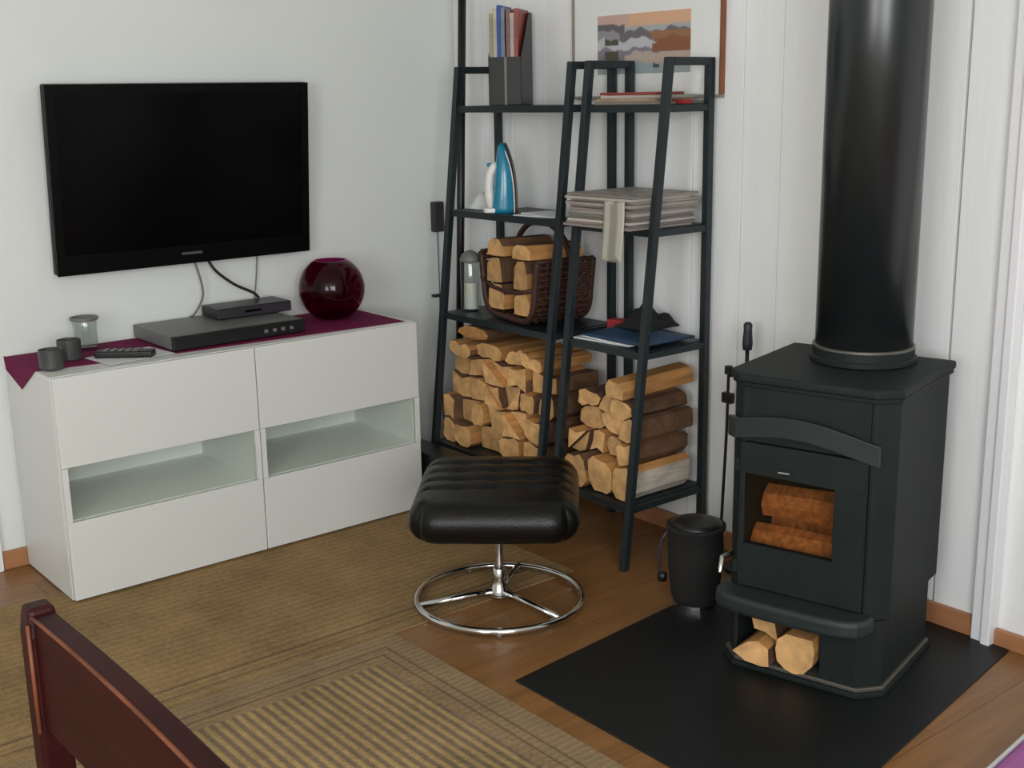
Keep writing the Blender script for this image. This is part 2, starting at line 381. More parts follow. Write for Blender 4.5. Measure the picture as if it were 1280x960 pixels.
inner = [(max(0, r-.004), z) for r, z in vz[::-1]]; inner[-1] = (0, vz[0][1]+.006); inner[-2] = (vz[1][0]-.006, vz[0][1]+.006)
zb = vz[0][1]
o = MB().lathe([(r, z-zb) for r, z in vz+inner], 40).obj('globe_vase', M['vase'], loc=(.172, -.672, TZ), smooth=True)
tag(o, 'round dark purple glass globe vase on the cabinet runner', 'vase')
for (x, y, h, lab) in ((.298, -1.668, .056, 'small dark grey candle cup nearest the cabinet front corner'), (.21, -1.585, .060, 'small dark grey candle cup beside the clear glass jar')):
    t = thing('candle_cup', lab, 'candle holder', (x, y, TZ), 0, 'dark candle cups on the runner')
    MB().lathe([(.031, 0), (.034, .004), (.034, h), (.030, h), (.030, h-.026), (0, h-.026)], 24).obj('cup', M['darkcandle'], t, smooth=False, bevel=.001)
    MB().lathe([(.0295, h-.0255), (.0295, h-.018), (0, h-.018)], 20).obj('candle', M['wax'], t)
t = thing('glass_jar', 'clear glass jar with a dark rim behind the candle cups', 'jar', (.10, -1.495, TZ))
MB().lathe([(0, 0), (.030, 0), (.034, .006), (.036, .075), (.040, .096), (.0375, .096), (.0335, .075), (.031, .010), (0, .010)], 28).obj('glass_body', M['clear'], t, smooth=True)
MB().lathe([(.0402, .092), (.042, .094), (.042, .100), (.038, .101), (.038, .096)], 28).obj('rim_band', M['cablegrey'], t, smooth=True)
t = tag(MB().box(-.075, .075, -.105, .105, 0, .0012).obj('paper_sheet', M['paper'], loc=(.285, -1.435, TZ), rotz=.12), 'white paper sheet under the remote on the cabinet', 'paper')
t = thing('remote_control', 'black remote control lying on the white paper sheet', 'remote', (.292, -1.452, TZ+.0013), .9)
MB().box(-.085, .085, -.024, .024, 0, .020).obj('body', M['black'], t, bevel=.006, seg=3)
for i in range(5):
    for j in (-1, 0, 1): MB().box(-.06+i*.022, -.048+i*.022, j*.013-.004, j*.013+.004, .020, .0225).obj('button', M['cablegrey'], t)
o = MB().box(-.07, .05, -.018, .018, 0, .009).obj('phone_handset', M['dvdtop'], loc=(.235, -1.425, TZ+.0013), rotz=1.25, bevel=.004)
tag(o, 'slim grey handset beside the black remote control', 'handset')

# ------------------------------------------------------------------ wall television
tv = thing('television', 'black flat-screen television hung tilted on the left wall', 'television', (.0, -1.115, .887))
tv_m = Matrix.Translation((.055, 0, 0)) @ Matrix.Rotation(math.radians(5), 4, 'Y')
WT, HT = .43, .561
MB().box(-.035, 0, -WT, WT, 0, HT, M4=tv_m).obj('back_shell', M['tv'], tv, bevel=.006)
MB().box(0, .006, -WT, WT, HT-.028, HT, M4=tv_m).box(0, .006, -WT, WT, 0, .058, M4=tv_m).box(0, .006, -WT, -WT+.026, .058, HT-.028, M4=tv_m).box(0, .006, WT-.026, WT, .058, HT-.028, M4=tv_m).obj('bezel', M['tv'], tv)
MB().box(0, .003, -WT+.026, WT-.026, .058, HT-.028, M4=tv_m).obj('screen', M['screen'], tv)
MB().box(.006, .0072, -.035, .035, .030, .037, M4=tv_m).obj('silver_badge', M['silver'], [o for o in tv.children if o.name.startswith('bezel')][0])
MB().box(.001, .03, -.2, .2, .15, .45).obj('wall_bracket', M['tv'], tv)
def cable(pts, r, m, lab):
    # smooth through points
    P = [Vector(p) for p in pts]; out = []
    for i in range(len(P)-1):
        p0, p1, p2, p3 = P[max(i-1, 0)], P[i], P[i+1], P[min(i+2, len(P)-1)]
        for k in range(8):
            s = k/8; out.append(.5*((2*p1)+(-p0+p2)*s+(2*p0-5*p1+4*p2-p3)*s*s+(-p0+3*p1-3*p2+p3)*s**3))
    out.append(P[-1])
    return tag(MB().tube(out, r, 8).obj('television_cable', m, smooth=True), lab, 'cable')
cable([(.035, -1.10, .90), (.04, -1.085, .84), (.035, -1.075, .78), (.032, -1.09, .74), (.034, -1.115, .712), (.045, -1.13, .711)], .0035, M['cablegrey'], 'grey cable hanging from the television to the disc player, leftmost')
cable([(.045, -1.06, .90), (.05, -1.03, .85), (.055, -.97, .80), (.06, -.91, .768), (.062, -.89, .748)], .0048, M['cable'], 'thick black cable curving from television to receiver box')
cable([(.018, -.862, .90), (.014, -.868, .82), (.012, -.88, .74), (.012, -.89, .69), (.014, -.90, .668)], .0022, M['cablegrey'], 'thin pale cable running down the wall right of television')

# ------------------------------------------------------------------ floor lamp behind the cabinet
t = thing('floor_lamp', 'thin black floor lamp pole in the corner beside wide rack', 'floor lamp', (.135, -.13, 0))
MB().lathe([(0, 0), (.105, 0), (.105, .012), (.02, .022), (.016, .03), (0, .03)], 28).obj('base', M['black'], t, smooth=False)
MB().tube([(0, 0, .02), (.062, .03, 1.84)], .0145, 14).obj('pole', M['black'], t, smooth=True)
MB().lathe([(.03, 0), (.11, .10), (.105, .10), (.026, .004)], 28, .062, .03, 1.84).obj('shade', M['black'], t, smooth=True)
t = thing('wall_switch_box', 'small dark switch box with cord on wall near the corner', 'switch', (0, -.109, .9))
MB().box(0, .03, -.022, .022, 0, .112).obj('housing', M['handle'], t, bevel=.004)
MB().tube([(.012, 0, 0), (.012, .002, -.2), (.012, -.002, -.5), (.02, 0, -.83)], .0025, 6).obj('cord', M['cablegrey'], t)
MB().box(0, .022, -.028, .028, -.246, -.236).obj('cord_clip', M['handle'], t)

# ------------------------------------------------------------------ ladder racks
SH, DB, DT, SZ = 1.49, .35, .18, (.195, .655, 1.01, 1.36)
def rack(x0, x1, name, label):
    t = thing(name, label, 'shelf rack', (x0, -.022, 0)); W = x1-x0; q = .0115
    def leg(xx, sgn):
        n = []
        mb = MB(); a = Vector((xx, -DB, 0)); b = Vector((xx, -DT, SH))
        vs = [p+Vector((dx, dy, 0)) for p in (a, b) for dy in (-q, q) for dx in (-q, q)]
        mb.add(vs, [(0, 2, 3, 1), (4, 5, 7, 6), (0, 1, 5, 4), (2, 6, 7, 3), (0, 4, 6, 2), (1, 3, 7, 5)])
        mb.obj('front_leg', M['rack'], t, bevel=.002)
        MB().box(xx-q, xx+q, -2*q, 0, 0, SH).obj('rear_leg', M['rack'], t, bevel=.002)
        MB().box(xx-q, xx+q, -DT+q, -2*q, SH-2*q, SH).obj('top_bar', M['rack'], t, bevel=.002)
    leg(q, 1); leg(W-q, -1)
    for z in SZ:
        yf = -DB+(DB-DT)*z/SH+q
        MB().box(2*q, W-2*q, yf-.012, -.004, z-.004, z).box(2*q, W-2*q, yf-.016, yf-.010, z-.022, z).box(2*q, W-2*q, -.010, -.004, z-.022, z).box(2*q, 2*q+.005, yf-.010, -.010, z-.022, z-.004).box(W-2*q-.005, W-2*q, yf-.010, -.010, z-.022, z-.004).obj('shelf', M['rack'], t)
        for xx in (q, W-q):
            MB().box(xx-q*.7, xx+q*.7, yf, -2*q, z-.020, z-.002).obj('side_rail', M['rack'], t)
    return t
XL2, XL1, XR1, XR2 = .284, .884, .94, 1.29
rack(XL2, XL1, 'ladder_rack', 'wide black metal ladder rack with iron and log basket')
rack(XR1, XR2, 'ladder_rack', 'narrow black metal ladder rack with newspaper pile, beside the stove')
o = MB().box(0, .34, 0, .10, 0, .198).obj('black_box', M['black'], loc=(.232, -.482, 0), bevel=.004)
tag(o, 'low black box on the floor between cabinet and footstool', 'box')

# ------------------------------------------------------------------ firewood
def log_mesh(poly, y0, y1, rnd, bark=1, barkdir=None, tilt=0, mid=None):
    """poly: (x,z) outline; log runs along y from y0 (front) to y1; three rings with uneven sides"""
    n = len(poly); cx = sum(p[0] for p in poly)/n; cz = sum(p[1] for p in poly)/n
    mb = MB(); vs = []; ks = 4
    for s in range(ks):
        f = s/(ks-1); y = y0+(y1-y0)*f
        for i, (px, pz) in enumerate(poly):
            sc = 1-rnd.uniform(0, .05) if 0 < s < ks-1 else 1-rnd.uniform(0, .03)
            vs.append((cx+(px-cx)*sc, y+(rnd.uniform(-.003, .003) if s in (0, ks-1) else 0), cz+(pz-cz)*sc+tilt*(f-.5)))
    fs = [tuple(range(n))[::-1], tuple((ks-1)*n+i for i in range(n))]; mi = [0, 0]
    bd = barkdir if barkdir is not None else rnd.uniform(0, 2*PI)
    for s in range(ks-1):
        for i in range(n):
            j = (i+1) % n; fs.append((s*n+i, s*n+j, (s+1)*n+j, (s+1)*n+i))
            ex, ez = poly[j][0]-poly[i][0], poly[j][1]-poly[i][1]
            ang = math.atan2(-ex, ez) if False else math.atan2((poly[i][1]+poly[j][1])/2-cz, (poly[i][0]+poly[j][0])/2-cx)
            d = abs((ang-bd+PI) % (2*PI)-PI); mi.append(2 if d < 1.15 else 1)
    mb.add(vs, fs, mi); return mb
WOOD = [M['end'], M['split'], M['bark']]
ORD = ['first', 'second', 'third', 'fourth', 'fifth', 'sixth', 'seventh', 'eighth', 'ninth', 'tenth']
def bfun(base, amp, ph): return lambda x: base+amp*(math.sin(x*31+ph)+.6*math.sin(x*67+2.1*ph))
def shrink(poly, g):
    n = len(poly); cx = sum(p[0] for p in poly)/n; cz = sum(p[1] for p in poly)/n; out = []
    for px, pz in poly:
        d = math.hypot(px-cx, pz-cz); s = max(0, (d-g)/d) if d > 1e-6 else 1; out.append((cx+(px-cx)*s, cz+(pz-cz)*s))
    return out
def stack(x0, x1, zs, cols, yfun, y1, seed, where, group, amp=.008, skip=(), birch=()):
    rnd = random.Random(seed); R = len(zs)-1
    bounds = [bfun(z, amp if 0 < i < R else (0 if i == 0 else amp*1.3), rnd.uniform(0, 6)) for i, z in enumerate(zs)]
    for r in range(R):
        n = cols[r]; a, b = (x0, x1) if not isinstance(x0, (list, tuple)) else (x0[r], x1[r])
        ws = [rnd.uniform(.7, 1.35) for _ in range(n)]; tot = sum(ws); cuts = [a]
        for wv in ws: cuts.append(cuts[-1]+(b-a)*wv/tot)
        sl = [0]+[rnd.uniform(-.014, .014) for _ in range(n-1)]+[0]
        for c in range(n):
            l, rr = cuts[c], cuts[c+1]; B, T = bounds[r], bounds[r+1]
            lb, lt, rb, rt = l-sl[c], l+sl[c], rr-sl[c+1], rr+sl[c+1]
            P = [(lb, B(lb)), ((lb+rb)/2, B((lb+rb)/2)), (rb, B(rb)), ((rb+rt)/2, (B(rb)+T(rt))/2), (rt, T(rt)), ((lt+rt)/2, T((lt+rt)/2)), (lt, T(lt)), ((lb+lt)/2, (B(lb)+T(lt))/2)]
            kind = rnd.random()
            pos = 'leftmost' if c == 0 else ('rightmost' if c == n-1 else ORD[c]+' from left')
            row = 'bottom row' if r == 0 else ('top row' if r == R-1 else ORD[r]+' row up')
            if kind < .30 and r < R-1 and r > 0:
                if rnd.random() < .5: parts = [([P[0], P[1], P[2], P[3], P[4]], 'lower half'), ([P[0], P[4], P[5], P[6], P[7]], 'upper half')]
                else: parts = [([P[6], P[7], P[0], P[1], P[2]], 'lower half'), ([P[2], P[3], P[4], P[5], P[6]], 'upper half')]
            elif kind < .62:
                # rounder: cut the corners
                Q = []
                for i in range(8):
                    p, q = P[i], P[(i+1) % 8]
                    if i % 2 == 0: Q.append(((p[0]*.6+q[0]*.4), (p[1]*.6+q[1]*.4)))
                    else: Q.append(p); Q.append((p[0]*.45+q[0]*.55, p[1]*.45+q[1]*.55))
                parts = [(Q, '')]
            else: parts = [(P, '')]
            for poly, half in parts:
                poly = shrink(poly, rnd.uniform(.002, .0055))
                y0 = yfun(sum(p[1] for p in poly)/len(poly))+rnd.uniform(-.022, .034)
                mats = list(WOOD)
                isb = (r, c) in birch
                if isb: mats[2] = M['birch']
                mb = log_mesh(poly, y0, y1+rnd.uniform(-.03, 0), rnd, barkdir=(-.2 if isb else (.2 if c == n-1 and rnd.random() < .7 else None)))
                cx = sum(p[0] for p in poly)/len(poly); cz = min(p[1] for p in poly)
                mb.v = [(v[0]-cx, v[1], v[2]-cz) for v in mb.v]
                o = mb.obj('firewood_log', mats, loc=(cx, 0, cz))
                lab = (half+' of split pair, ' if half else ('pale-barked birch log, ' if isb else 'split log, '))+pos+', '+row+', '+where
                tag(o, lab, 'log', group)
yf = lambda z: -.022-DB+(DB-DT)*z/SH+.030
stack([.310, .310, .310, .312, .325], [.857, .857, .857, .857, .80], [.1955, .278, .362, .440, .508, .562], [5, 6, 6, 5, 4], yf, -.05, 5, 'wide rack stack', 'firewood logs stacked in the wide rack')
stack([.968, .968, .968, .972], [1.262, 1.262, 1.258, 1.245], [.1955, .305, .375, .440, .500], [3, 4, 3, 3], yf, -.05, 23, 'narrow rack stack', 'firewood logs stacked in the narrow rack', birch=((0, 2),))
def lone_log(poly, y0, y1, loc, rot, lab, mats=WOOD, seed=1, name='firewood_log', bd=1.57, group=None):
    mb = log_mesh(poly, y0, y1, random.Random(seed), barkdir=bd); o = mb.obj(name, mats, loc=loc); o.rotation_euler = rot
    return tag(o, lab, 'log', group)
def blob(w, h, n=9, seed=1, ex=.25):
    r = random.Random(seed); return [(w/2*math.cos(2*PI*i/n)*r.uniform(1-ex, 1), h/2+h/2*math.sin(2*PI*i/n)*r.uniform(1-ex, 1)) for i in range(n)]
lone_log(blob(.19, .05, 9, 3, .15), -.30, -.06, (.47, 0, .578), (0, 0, 0), 'flat brown bark slab lying on top of the wide rack stack', [M['split'], M['bark'], M['bark']], 4)
lone_log([(-.040, 0), (.036, 0), (.042, .028), (.026, .050), (-.026, .054), (-.042, .03)], -.14, .14, (1.195, -.180, .514), (.06, 0, -.10), 'pale split log lying alone on top of narrow rack stack', [M['end'], M['split'], M['split']], 9)

# ------------------------------------------------------------------ log basket on the wide rack
bz = SZ[1]+.001
t = thing('log_basket', 'dark brown wicker log basket with arched handle on wide rack', 'basket', (.627, -.143, bz), -.17)
BW, BH, Y0, Y1 = .168, .205, -.112, .100
def upath(s, off=0):   # trough section from left rim round the bottom to right rim, s in 0..1
    hw = BW+off
    L = (BH-.08); tot = 2*L+PI*.08+2*(hw-.08)
    d = s*tot
    r = .08
    if d < L: return (-hw-.02*(1-d/L), BH-d)
    d -= L
    if d < PI*r/2: a = d/r; return (-hw+r-r*math.cos(a), r-r*math.sin(a))
    d -= PI*r/2
    if d < 2*(hw-r): return (-hw+r+d, 0)
    d -= 2*(hw-r)
    if d < PI*r/2: a = d/r; return (hw-r+r*math.sin(a), r-r*math.cos(a))
    d -= PI*r/2
    return (hw+.02*d/L, r+d)
NS = 34
mb = MB()
for i in range(NS+1):
    s = i/NS; pts = []
    for k in range(15):
        y = Y0+(Y1-Y0)*k/14; px, pz = upath(s); wv = .005*(1 if (k+i) % 2 else -1)
        # push along the local normal
        q0, q1 = upath(max(0, s-.01)), upath(min(1, s+.01)); tx, tz = q1[0]-q0[0], q1[1]-q0[1]; l = math.hypot(tx, tz) or 1
        pts.append((px+tz/l*wv, y, pz-tx/l*wv+.012))
    mb.tube(pts, .0085, 6)
wv_ = mb.obj('weave', M['wicker'], t, smooth=True); wv_['kind'] = 'stuff'
for k in range(8):
    y = Y0+(Y1-Y0)*(k+.5)/8
    MB().tube([(upath(i/30)[0], y, upath(i/30)[1]+.012) for i in range(31)], .005, 6).obj('rib', M['wicker'], t, smooth=True)
for y in (Y0, Y1):
    MB().tube([(upath(i/40)[0], y, upath(i/40)[1]+.012) for i in range(41)], .011, 8).obj('rim', M['wicker'], t, smooth=True)
MB().tube([(-BW-.02, Y0, BH*.62), (-BW*.5, Y0-.012, BH*.52), (0, Y0-.015, BH*.5), (BW*.5, Y0-.012, BH*.52), (BW+.01, Y0, BH*.62)], .007, 8).obj('front_bar', M['wicker'], t, smooth=True)
MB().tube([(BW*math.cos(PI-PI*i/20)*1.05, .02, .20+.125*math.sin(PI*i/20)) for i in range(21)], .010, 8).obj('handle', M['wicker'], t, smooth=True)
bl = [('split log, bottom left in the wicker basket', -.09, .030, .115, .088, 0), ('split log, bottom right in the wicker basket', .060, .030, .105, .078, 1),
      ('split log, middle left in the wicker basket', -.085, .122, .105, .085, 2), ('tall pale split log, middle right in the wicker basket', .055, .113, .10, .098, 3),
      ('reddish split log, top left in the wicker basket', -.075, .212, .12, .060, 4), ('split log, top right in the wicker basket', .075, .216, .13, .050, 5)]
for lab, lx, lz, lw, lh, sd in bl:
    rn = random.Random(40+sd)
    P = [(-lw/2, 0), (0, 0), (lw/2, .004), (lw/2, lh*.6), (lw*.3, lh), (-lw*.2, lh*.97), (-lw/2*.95, lh*.7)]
    P = [(a*rn.uniform(.88, 1), b) for a, b in P]
    bx_ = lx+(.022 if lx > 0 else .0); by_ = rn.uniform(-.012, .008)
    lone_log(P, -.108, .09, (.627+bx_*math.cos(.17)+by_*math.sin(.17), -.143-bx_*math.sin(.17)+by_*math.cos(.17), bz+lz), (0, 0, -.17+rn.uniform(-.03, .03)), lab, WOOD, 60+sd, group='logs in the wicker basket', bd=rn.uniform(0, 3))

t = thing('glass_lantern', 'small clear glass lantern with metal lid left of basket', 'lantern', (.350, -.215, SZ[1]+.0005))
MB().lathe([(0, 0), (.034, 0), (.036, .004), (.036, .17), (.034, .175), (.0325, .17), (.0325, .008), (0, .008)], 24).obj('glass', M['clear'], t, smooth=True)
MB().lathe([(.0365, .175), (.038, .18), (.03, .20), (.012, .212), (0, .214)], 24).obj('lid', M['cablegrey'], t, smooth=True)
MB().lathe([(.024, .0085), (.024, .10), (0, .10)], 16).obj('candle', M['wax'], t)

# ------------------------------------------------------------------ middle shelf of the wide rack: iron, cloth, papers
t = thing('clothes_iron', 'blue and white clothes iron standing on its heel', 'iron', (.515, -.20, SZ[2]+.001), math.atan2(.776, .63))
# local x = sole normal, y = width, z = up
def loft(f, n=16, seg=20, z0=0, z1=1):
    mb = MB()
    def fn(u, v):
        z, a, b, w_ = f(z0+(z1-z0)*v); ang = 2*PI*u
        cx, rx = (a+b)/2, (b-a)/2
        c, s = math.cos(ang), math.sin(ang)
        return (cx+rx*math.copysign(abs(c)**.7, c), w_*math.copysign(abs(s)**.7, s), z)
    mb.grid(fn, seg, n); mb.add([fn(i/seg, 0) for i in range(seg)], [tuple(range(seg))]); mb.add([fn(i/seg, 1) for i in range(seg)], [tuple(range(seg))]); return mb
H_ = .228
def wid(s): return .056*math.sqrt(max(0.0, 1-s**3.2))+.0015
def solex(s): return .052-.036*s**3
loft(lambda s: (H_*s, solex(s)-.010-.078*math.sqrt(max(0.0, 1-s**2.2)*.97+.03)*(1-.25*s), solex(s)-.006, wid(s)*.86)).obj('body', M['ironblue'], t, smooth=True)
loft(lambda s: (H_*s, solex(s)-.0062, solex(s)+.002, wid(s)*.99)).obj('soleplate', M['sole'], t, smooth=True)
loft(lambda s: (H_*s*.96, solex(s)-.014, solex(s)-.0064, wid(s)*.97)).obj('skirt', M['ironwhite'], t, smooth=True)
MB().prism(rrect(-.062, .035, -.042, .042, .02), 0, .016).obj('heel', M['ironwhite'], t, bevel=.004)
MB().tube([(-.030, 0, .010), (-.041, 0, .05), (-.043, 0, .085), (-.038, 0, .125), (-.026, 0, .150), (-.010, 0, .160)], [.018, .016, .0155, .0155, .015, .010], 12).obj('handle', M['ironwhite'], t, smooth=True)
MB().box(-.014, .006, -.018, .018, .150, .185).obj('dial', M['ironwhite'], t, bevel=.006)
MB().lathe([(0, 0), (.008, 0), (.008, .012), (0, .014)], 12, -.040, 0, .150).obj('steam_button', M['ironblue'], t)
def crumple(sx, sy, h, seed, n=12, base=.002):
    r = random.Random(seed); ph = [r.uniform(0, 6) for _ in range(6)]
    def fn(u, v):
        x, y = (u-.5)*sx, (v-.5)*sy
        e = max(0, 1-(abs(u-.5)*2)**3)*max(0, 1-(abs(v-.5)*2)**3)
        return (x, y, base+h*e*(.55+.25*math.sin(u*9+ph[0]+v*4)+.2*math.sin(v*11+ph[1]-u*5)))
    return MB().grid(fn, n, n)
o = crumple(.13, .16, .085, 2).obj('crumpled_cloth', M['paper'], loc=(.385, -.125, SZ[2]), smooth=True, solid=.002); tag(o, 'small crumpled white cloth beside the clothes iron', 'cloth')
for i, (dx, dy, rz, lab) in enumerate(((.725, -.155, .15, 'loose white paper under another sheet right of iron'), (.745, -.15, -.2, 'loose white paper topmost sheet right of iron'))):
    o = MB().box(-.10, .10, -.085, .085, 0, .003).obj('paper_sheet', M['paper'], loc=(dx, dy, SZ[2]+.0005+.0035*i), rotz=rz); tag(o, lab, 'paper')

# ------------------------------------------------------------------ magazine file on the top shelf
FZ = SZ[3]+.0005
fr = thing('magazine_file', 'black upright magazine file on top of the wide rack', 'magazine file', (.472, -.212, FZ), .62)
FW, FD, FH, FLo = .112, .150, .300, .155
side = [(0, 0), (FD, 0), (FD, FH), (FD*.75, FH), (0, FLo)]
Mside = Matrix(((0, 0, 1, 0), (1, 0, 0, 0), (0, 1, 0, 0), (0, 0, 0, 1)))
for xx in (0, FW*.515, FW-.003): MB().prism(side, xx, xx+.003, M4=Mside).obj('side_panel' if xx != FW*.515 else 'divider', M['black'], fr)
MB().box(0, FW, 0, .003, 0, FLo).obj('front_panel', M['black'], fr)
MB().box(0, FW, FD-.003, FD, 0, FH).obj('back_panel', M['black'], fr)
MB().box(0, FW, 0, FD, 0, .003).obj('bottom_panel', M['black'], fr)
MB().box(FW*.515-.003, FW*.515+.005, -.0012, -.0001, .0, FLo).obj('corner_strip', M['cablegrey'], fr)
mags = [(150, 140, 110, 'beige', .27), (176, 168, 150, 'cream', .285), (28, 70, 150, 'bright blue', .295), (112, 120, 132, 'grey', .288), (120, 84, 84, 'dull red', .28), (170, 160, 155, 'pale grey', .27), (140, 60, 50, 'brick red', .283)]
ca, sa = math.cos(.62), math.sin(.62)
for i, (r_, g_, b_2, nm, h) in enumerate(mags):
    px = .0035+i*.0135 + (.0042 if i > 3 else 0); py = .004
    o = MB().box(0, .0125, 0, .140, 0, h+.02).obj('magazine', mat('cover_'+nm.replace(' ', '_'), rgb(r_, g_, b_2), .4, vary=.2, nscale=30), loc=(.472+ca*px-sa*py, -.212+sa*px+ca*py, FZ+.0035), rotz=.62)
    tag(o, nm+' spined magazine standing in the black magazine file', 'magazine', 'magazines in the black file')
o = MB().lathe([(.008, 0), (.009, .004), (.006, .018), (.004, .022), (.005, .032), (0, .036)], 14).obj('figurine', M['darkcandle'], loc=(.775, -.13, FZ), smooth=True); tag(o, 'tiny grey figurine on the wide rack top shelf', 'figurine')

# ------------------------------------------------------------------ narrow rack: magazines, newspapers, folder
def sheet(name, sx, sy, h, loc, rz, fn, lab, cat, group=None, n=14):
    mb = MB(); mb.box(-sx/2, sx/2, -sy/2, sy/2, 0, h)
    mb = MB().grid(lambda u, v: ((u-.5)*sx, (v-.5)*sy, h), n, n)
    mb.box(-sx/2, sx/2, -sy/2, sy/2, 0, h-.0003)
    o = mb.obj(name, M['print'], loc=loc, rotz=rz); paint(o, fn); return tag(o, lab, cat, group)
def newsprint(seed, tint=(178, 172, 162)):
    r = random.Random(seed); k = r.uniform(.8, 1.08); o = r.uniform(0, 9)
    def fn(c):
        s = .5+.5*math.sin(c.x*90+o)*math.sin(c.y*120+o*2); d = k*(1 if s > .45 else .78)
        if math.sin(c.x*19+o)*math.sin(c.y*23+o) > .93: return rgb(150, 132, 126)
        return rgb(min(255, tint[0]*d), min(255, tint[1]*d), min(255, tint[2]*d))
    return fn
def solid(r_, g_, b_2):
    def fn(c):
        d = .85+.15*math.sin(c.x*60)*math.cos(c.y*50); return rgb(r_*d, g_*d, b_2*d)
    return fn
tops = [((150, 140, 126), 'beige', .26, .19, 1.115, -.115, .05), ((196, 170, 140), 'tan', .24, .17, 1.10, -.12, -.08), ((196, 190, 182), 'pale grey', .24, .17, 1.12, -.115, .12), ((156, 62, 54), 'red', .20, .15, 1.085, -.115, .18)]
z = FZ
for i, (c_, nm, sx, sy, px, py, rz) in enumerate(tops):
    sheet('magazine', sx, sy, .0085, (px, py, z), rz, solid(*c_), nm+' covered magazine lying flat on the narrow rack top', 'magazine', 'magazines lying on the narrow rack'); z += .0088
o = MB().box(-.02, .02, -.02, .02, 0, .012).obj('matchbox', M['red'], loc=(1.235, -.15, FZ+.0265), bevel=.001); tag(o, 'small dark red matchbox on top of the narrow rack', 'matchbox')
o.location.z = FZ; o.location.x = 1.252; o.location.y = -.12; 
z = SZ[2]+.001; NN = 12
rn = random.Random(77)
for i in range(NN):
    sx, sy = rn.uniform(.262, .288), rn.uniform(.25, .275); h = rn.uniform(.0065, .0095)
    px, py, rz = 1.115+rn.uniform(-.004, .004), -.188+rn.uniform(-.024, .018), rn.uniform(-.026, .026)
    tn = (178, 172, 162) if i % 3 else (170, 158, 150)
    pos = 'topmost' if i == NN-1 else ('undermost' if i == 0 else (ORD[i]+' from bottom' if i < 6 else ORD[NN-1-i]+' from top'))
    sheet('newspaper', sx, sy, h, (px, py, z), rz, newsprint(i, tn), 'folded newspaper, '+pos+' of the pile on the narrow rack', 'newspaper', 'newspapers piled on the narrow rack'); z += h+.0004
# loose page hanging over the front of the shelf
def hangfn(u, v):
    d = v*.235
    if d < .06: return (u*.085-.04, -.325+(.06-d), 1.0935+.004*math.sin(u*9))
    e = d-.06
    return (u*.085-.04+.006*math.sin(e*20), -.325-.006-.012*math.sin(e*11), 1.0935-e)
o = MB().grid(hangfn, 8, 22).obj('hanging_page', M['print'], loc=(1.188, 0, .0), smooth=True, solid=.0012); paint(o, newsprint(4, (205, 202, 186)))
tag(o, 'loose cream newspaper page hanging over the narrow rack edge', 'newspaper')
z3 = SZ[1]+.001
for i, (px, py, rz, lab) in enumerate(((1.07, -.195, .1, 'white envelope undermost beneath the blue folder'), (1.10, -.19, -.07, 'white envelope on top beneath the blue folder'))):
    o = MB().box(-.11, .11, -.085, .085, 0, .004).obj('envelope', M['paper'], loc=(px, py, z3+.0045*i), rotz=rz); tag(o, lab, 'envelope')
o = crumple(.27, .22, .020, 6, 14, .003).obj('blue_folder', M['bluecloth'], loc=(1.125, -.165, z3+.010), smooth=True, solid=.006); tag(o, 'soft blue folder lying on the narrow rack third shelf', 'folder')
def glove(mb=None):
    mb = crumple(.13, .15, .075, 9, 14, .004); return mb
o = glove().obj('work_gloves', M['darkcloth'], loc=(1.115, -.115, z3+.030), smooth=True, solid=.006); tag(o, 'crumpled black work gloves lying on the blue folder', 'gloves')
o = MB().box(-.028, .028, -.02, .02, 0, .03).obj('red_carton', M['red'], loc=(.99, -.12, z3+.010), rotz=.3, bevel=.002); tag(o, 'small red carton left of the black work gloves', 'carton')

# ------------------------------------------------------------------ framed picture
t = thing('framed_picture', 'framed coastal sunset picture hung behind the ladder racks', 'picture', (.99, -.002, 1.376))
PW, PH, fw = .32, .46, .009
for a, b, c, d, nm, mm in ((-PW, PW, 0, fw, 'frame_bottom', 'framegrey'), (-PW, PW, PH-fw, PH, 'frame_top', 'framegrey'), (-PW, -PW+fw*.7, fw, PH-fw, 'frame_left', 'framegrey'), (PW-fw, PW, fw, PH-fw, 'frame_right', 'frame')):
    MB().box(a, b, -.018, 0, c, d).obj(nm, M[mm], t, bevel=.002)
MB().box(-PW+fw*.7, PW-fw, -.010, -.002, fw, PH-fw).obj('mount', M['mat'], t)
pw0, pw1, pz0, pz1 = -.205, .193, .075, .255
def painting(co):
    u = (co.x-pw0)/(pw1-pw0); v = (co.z-pz0)/(pz1-pz0)
    wob = .03*math.sin(u*17)+.02*math.sin(u*41+v*9)
    if v > .84+wob*.5: return rgb(206, 170, 160) if u < .35 else rgb(224, 176, 140)
    if v > .72+wob:
        return rgb(96, 92, 100) if u < .30 else (rgb(214, 178, 146) if v > .78 else rgb(170, 176, 176))
    if u > .66+.12*(.55-v)*4*(1 if v > .5 else -.4)+wob and .34 < v < .70: return rgb(138, 78, 40) if v < .58+wob else rgb(150, 104, 60)
    if v > .58+wob: return rgb(104, 98, 106) if u > .25 else rgb(150, 146, 150)
    if .08 < u < .24 and (.50 < v < .60 or .12 < v < .38): return rgb(66, 62, 44)
    if v > .42+wob: return rgb(196, 196, 202)
    if v > .33+wob+.12*(u-.3): return rgb(132, 124, 136)
    if v > .18+wob: return rgb(190, 170, 158) if u > .3 else rgb(124, 116, 124)
    if .62 < u < .68 and v > .1: return rgb(80, 76, 66)
    return rgb(158, 176, 178)
o = MB().grid(lambda u, v: (pw0+(pw1-pw0)*u, -.0106, pz0+(pz1-pz0)*v), 90, 50).obj('print', M['print'], t); paint(o, painting)
MB().box(-PW+fw*.7, PW-fw, -.0140, -.0130, fw, PH-fw).obj('glazing', M['glazing'], t)

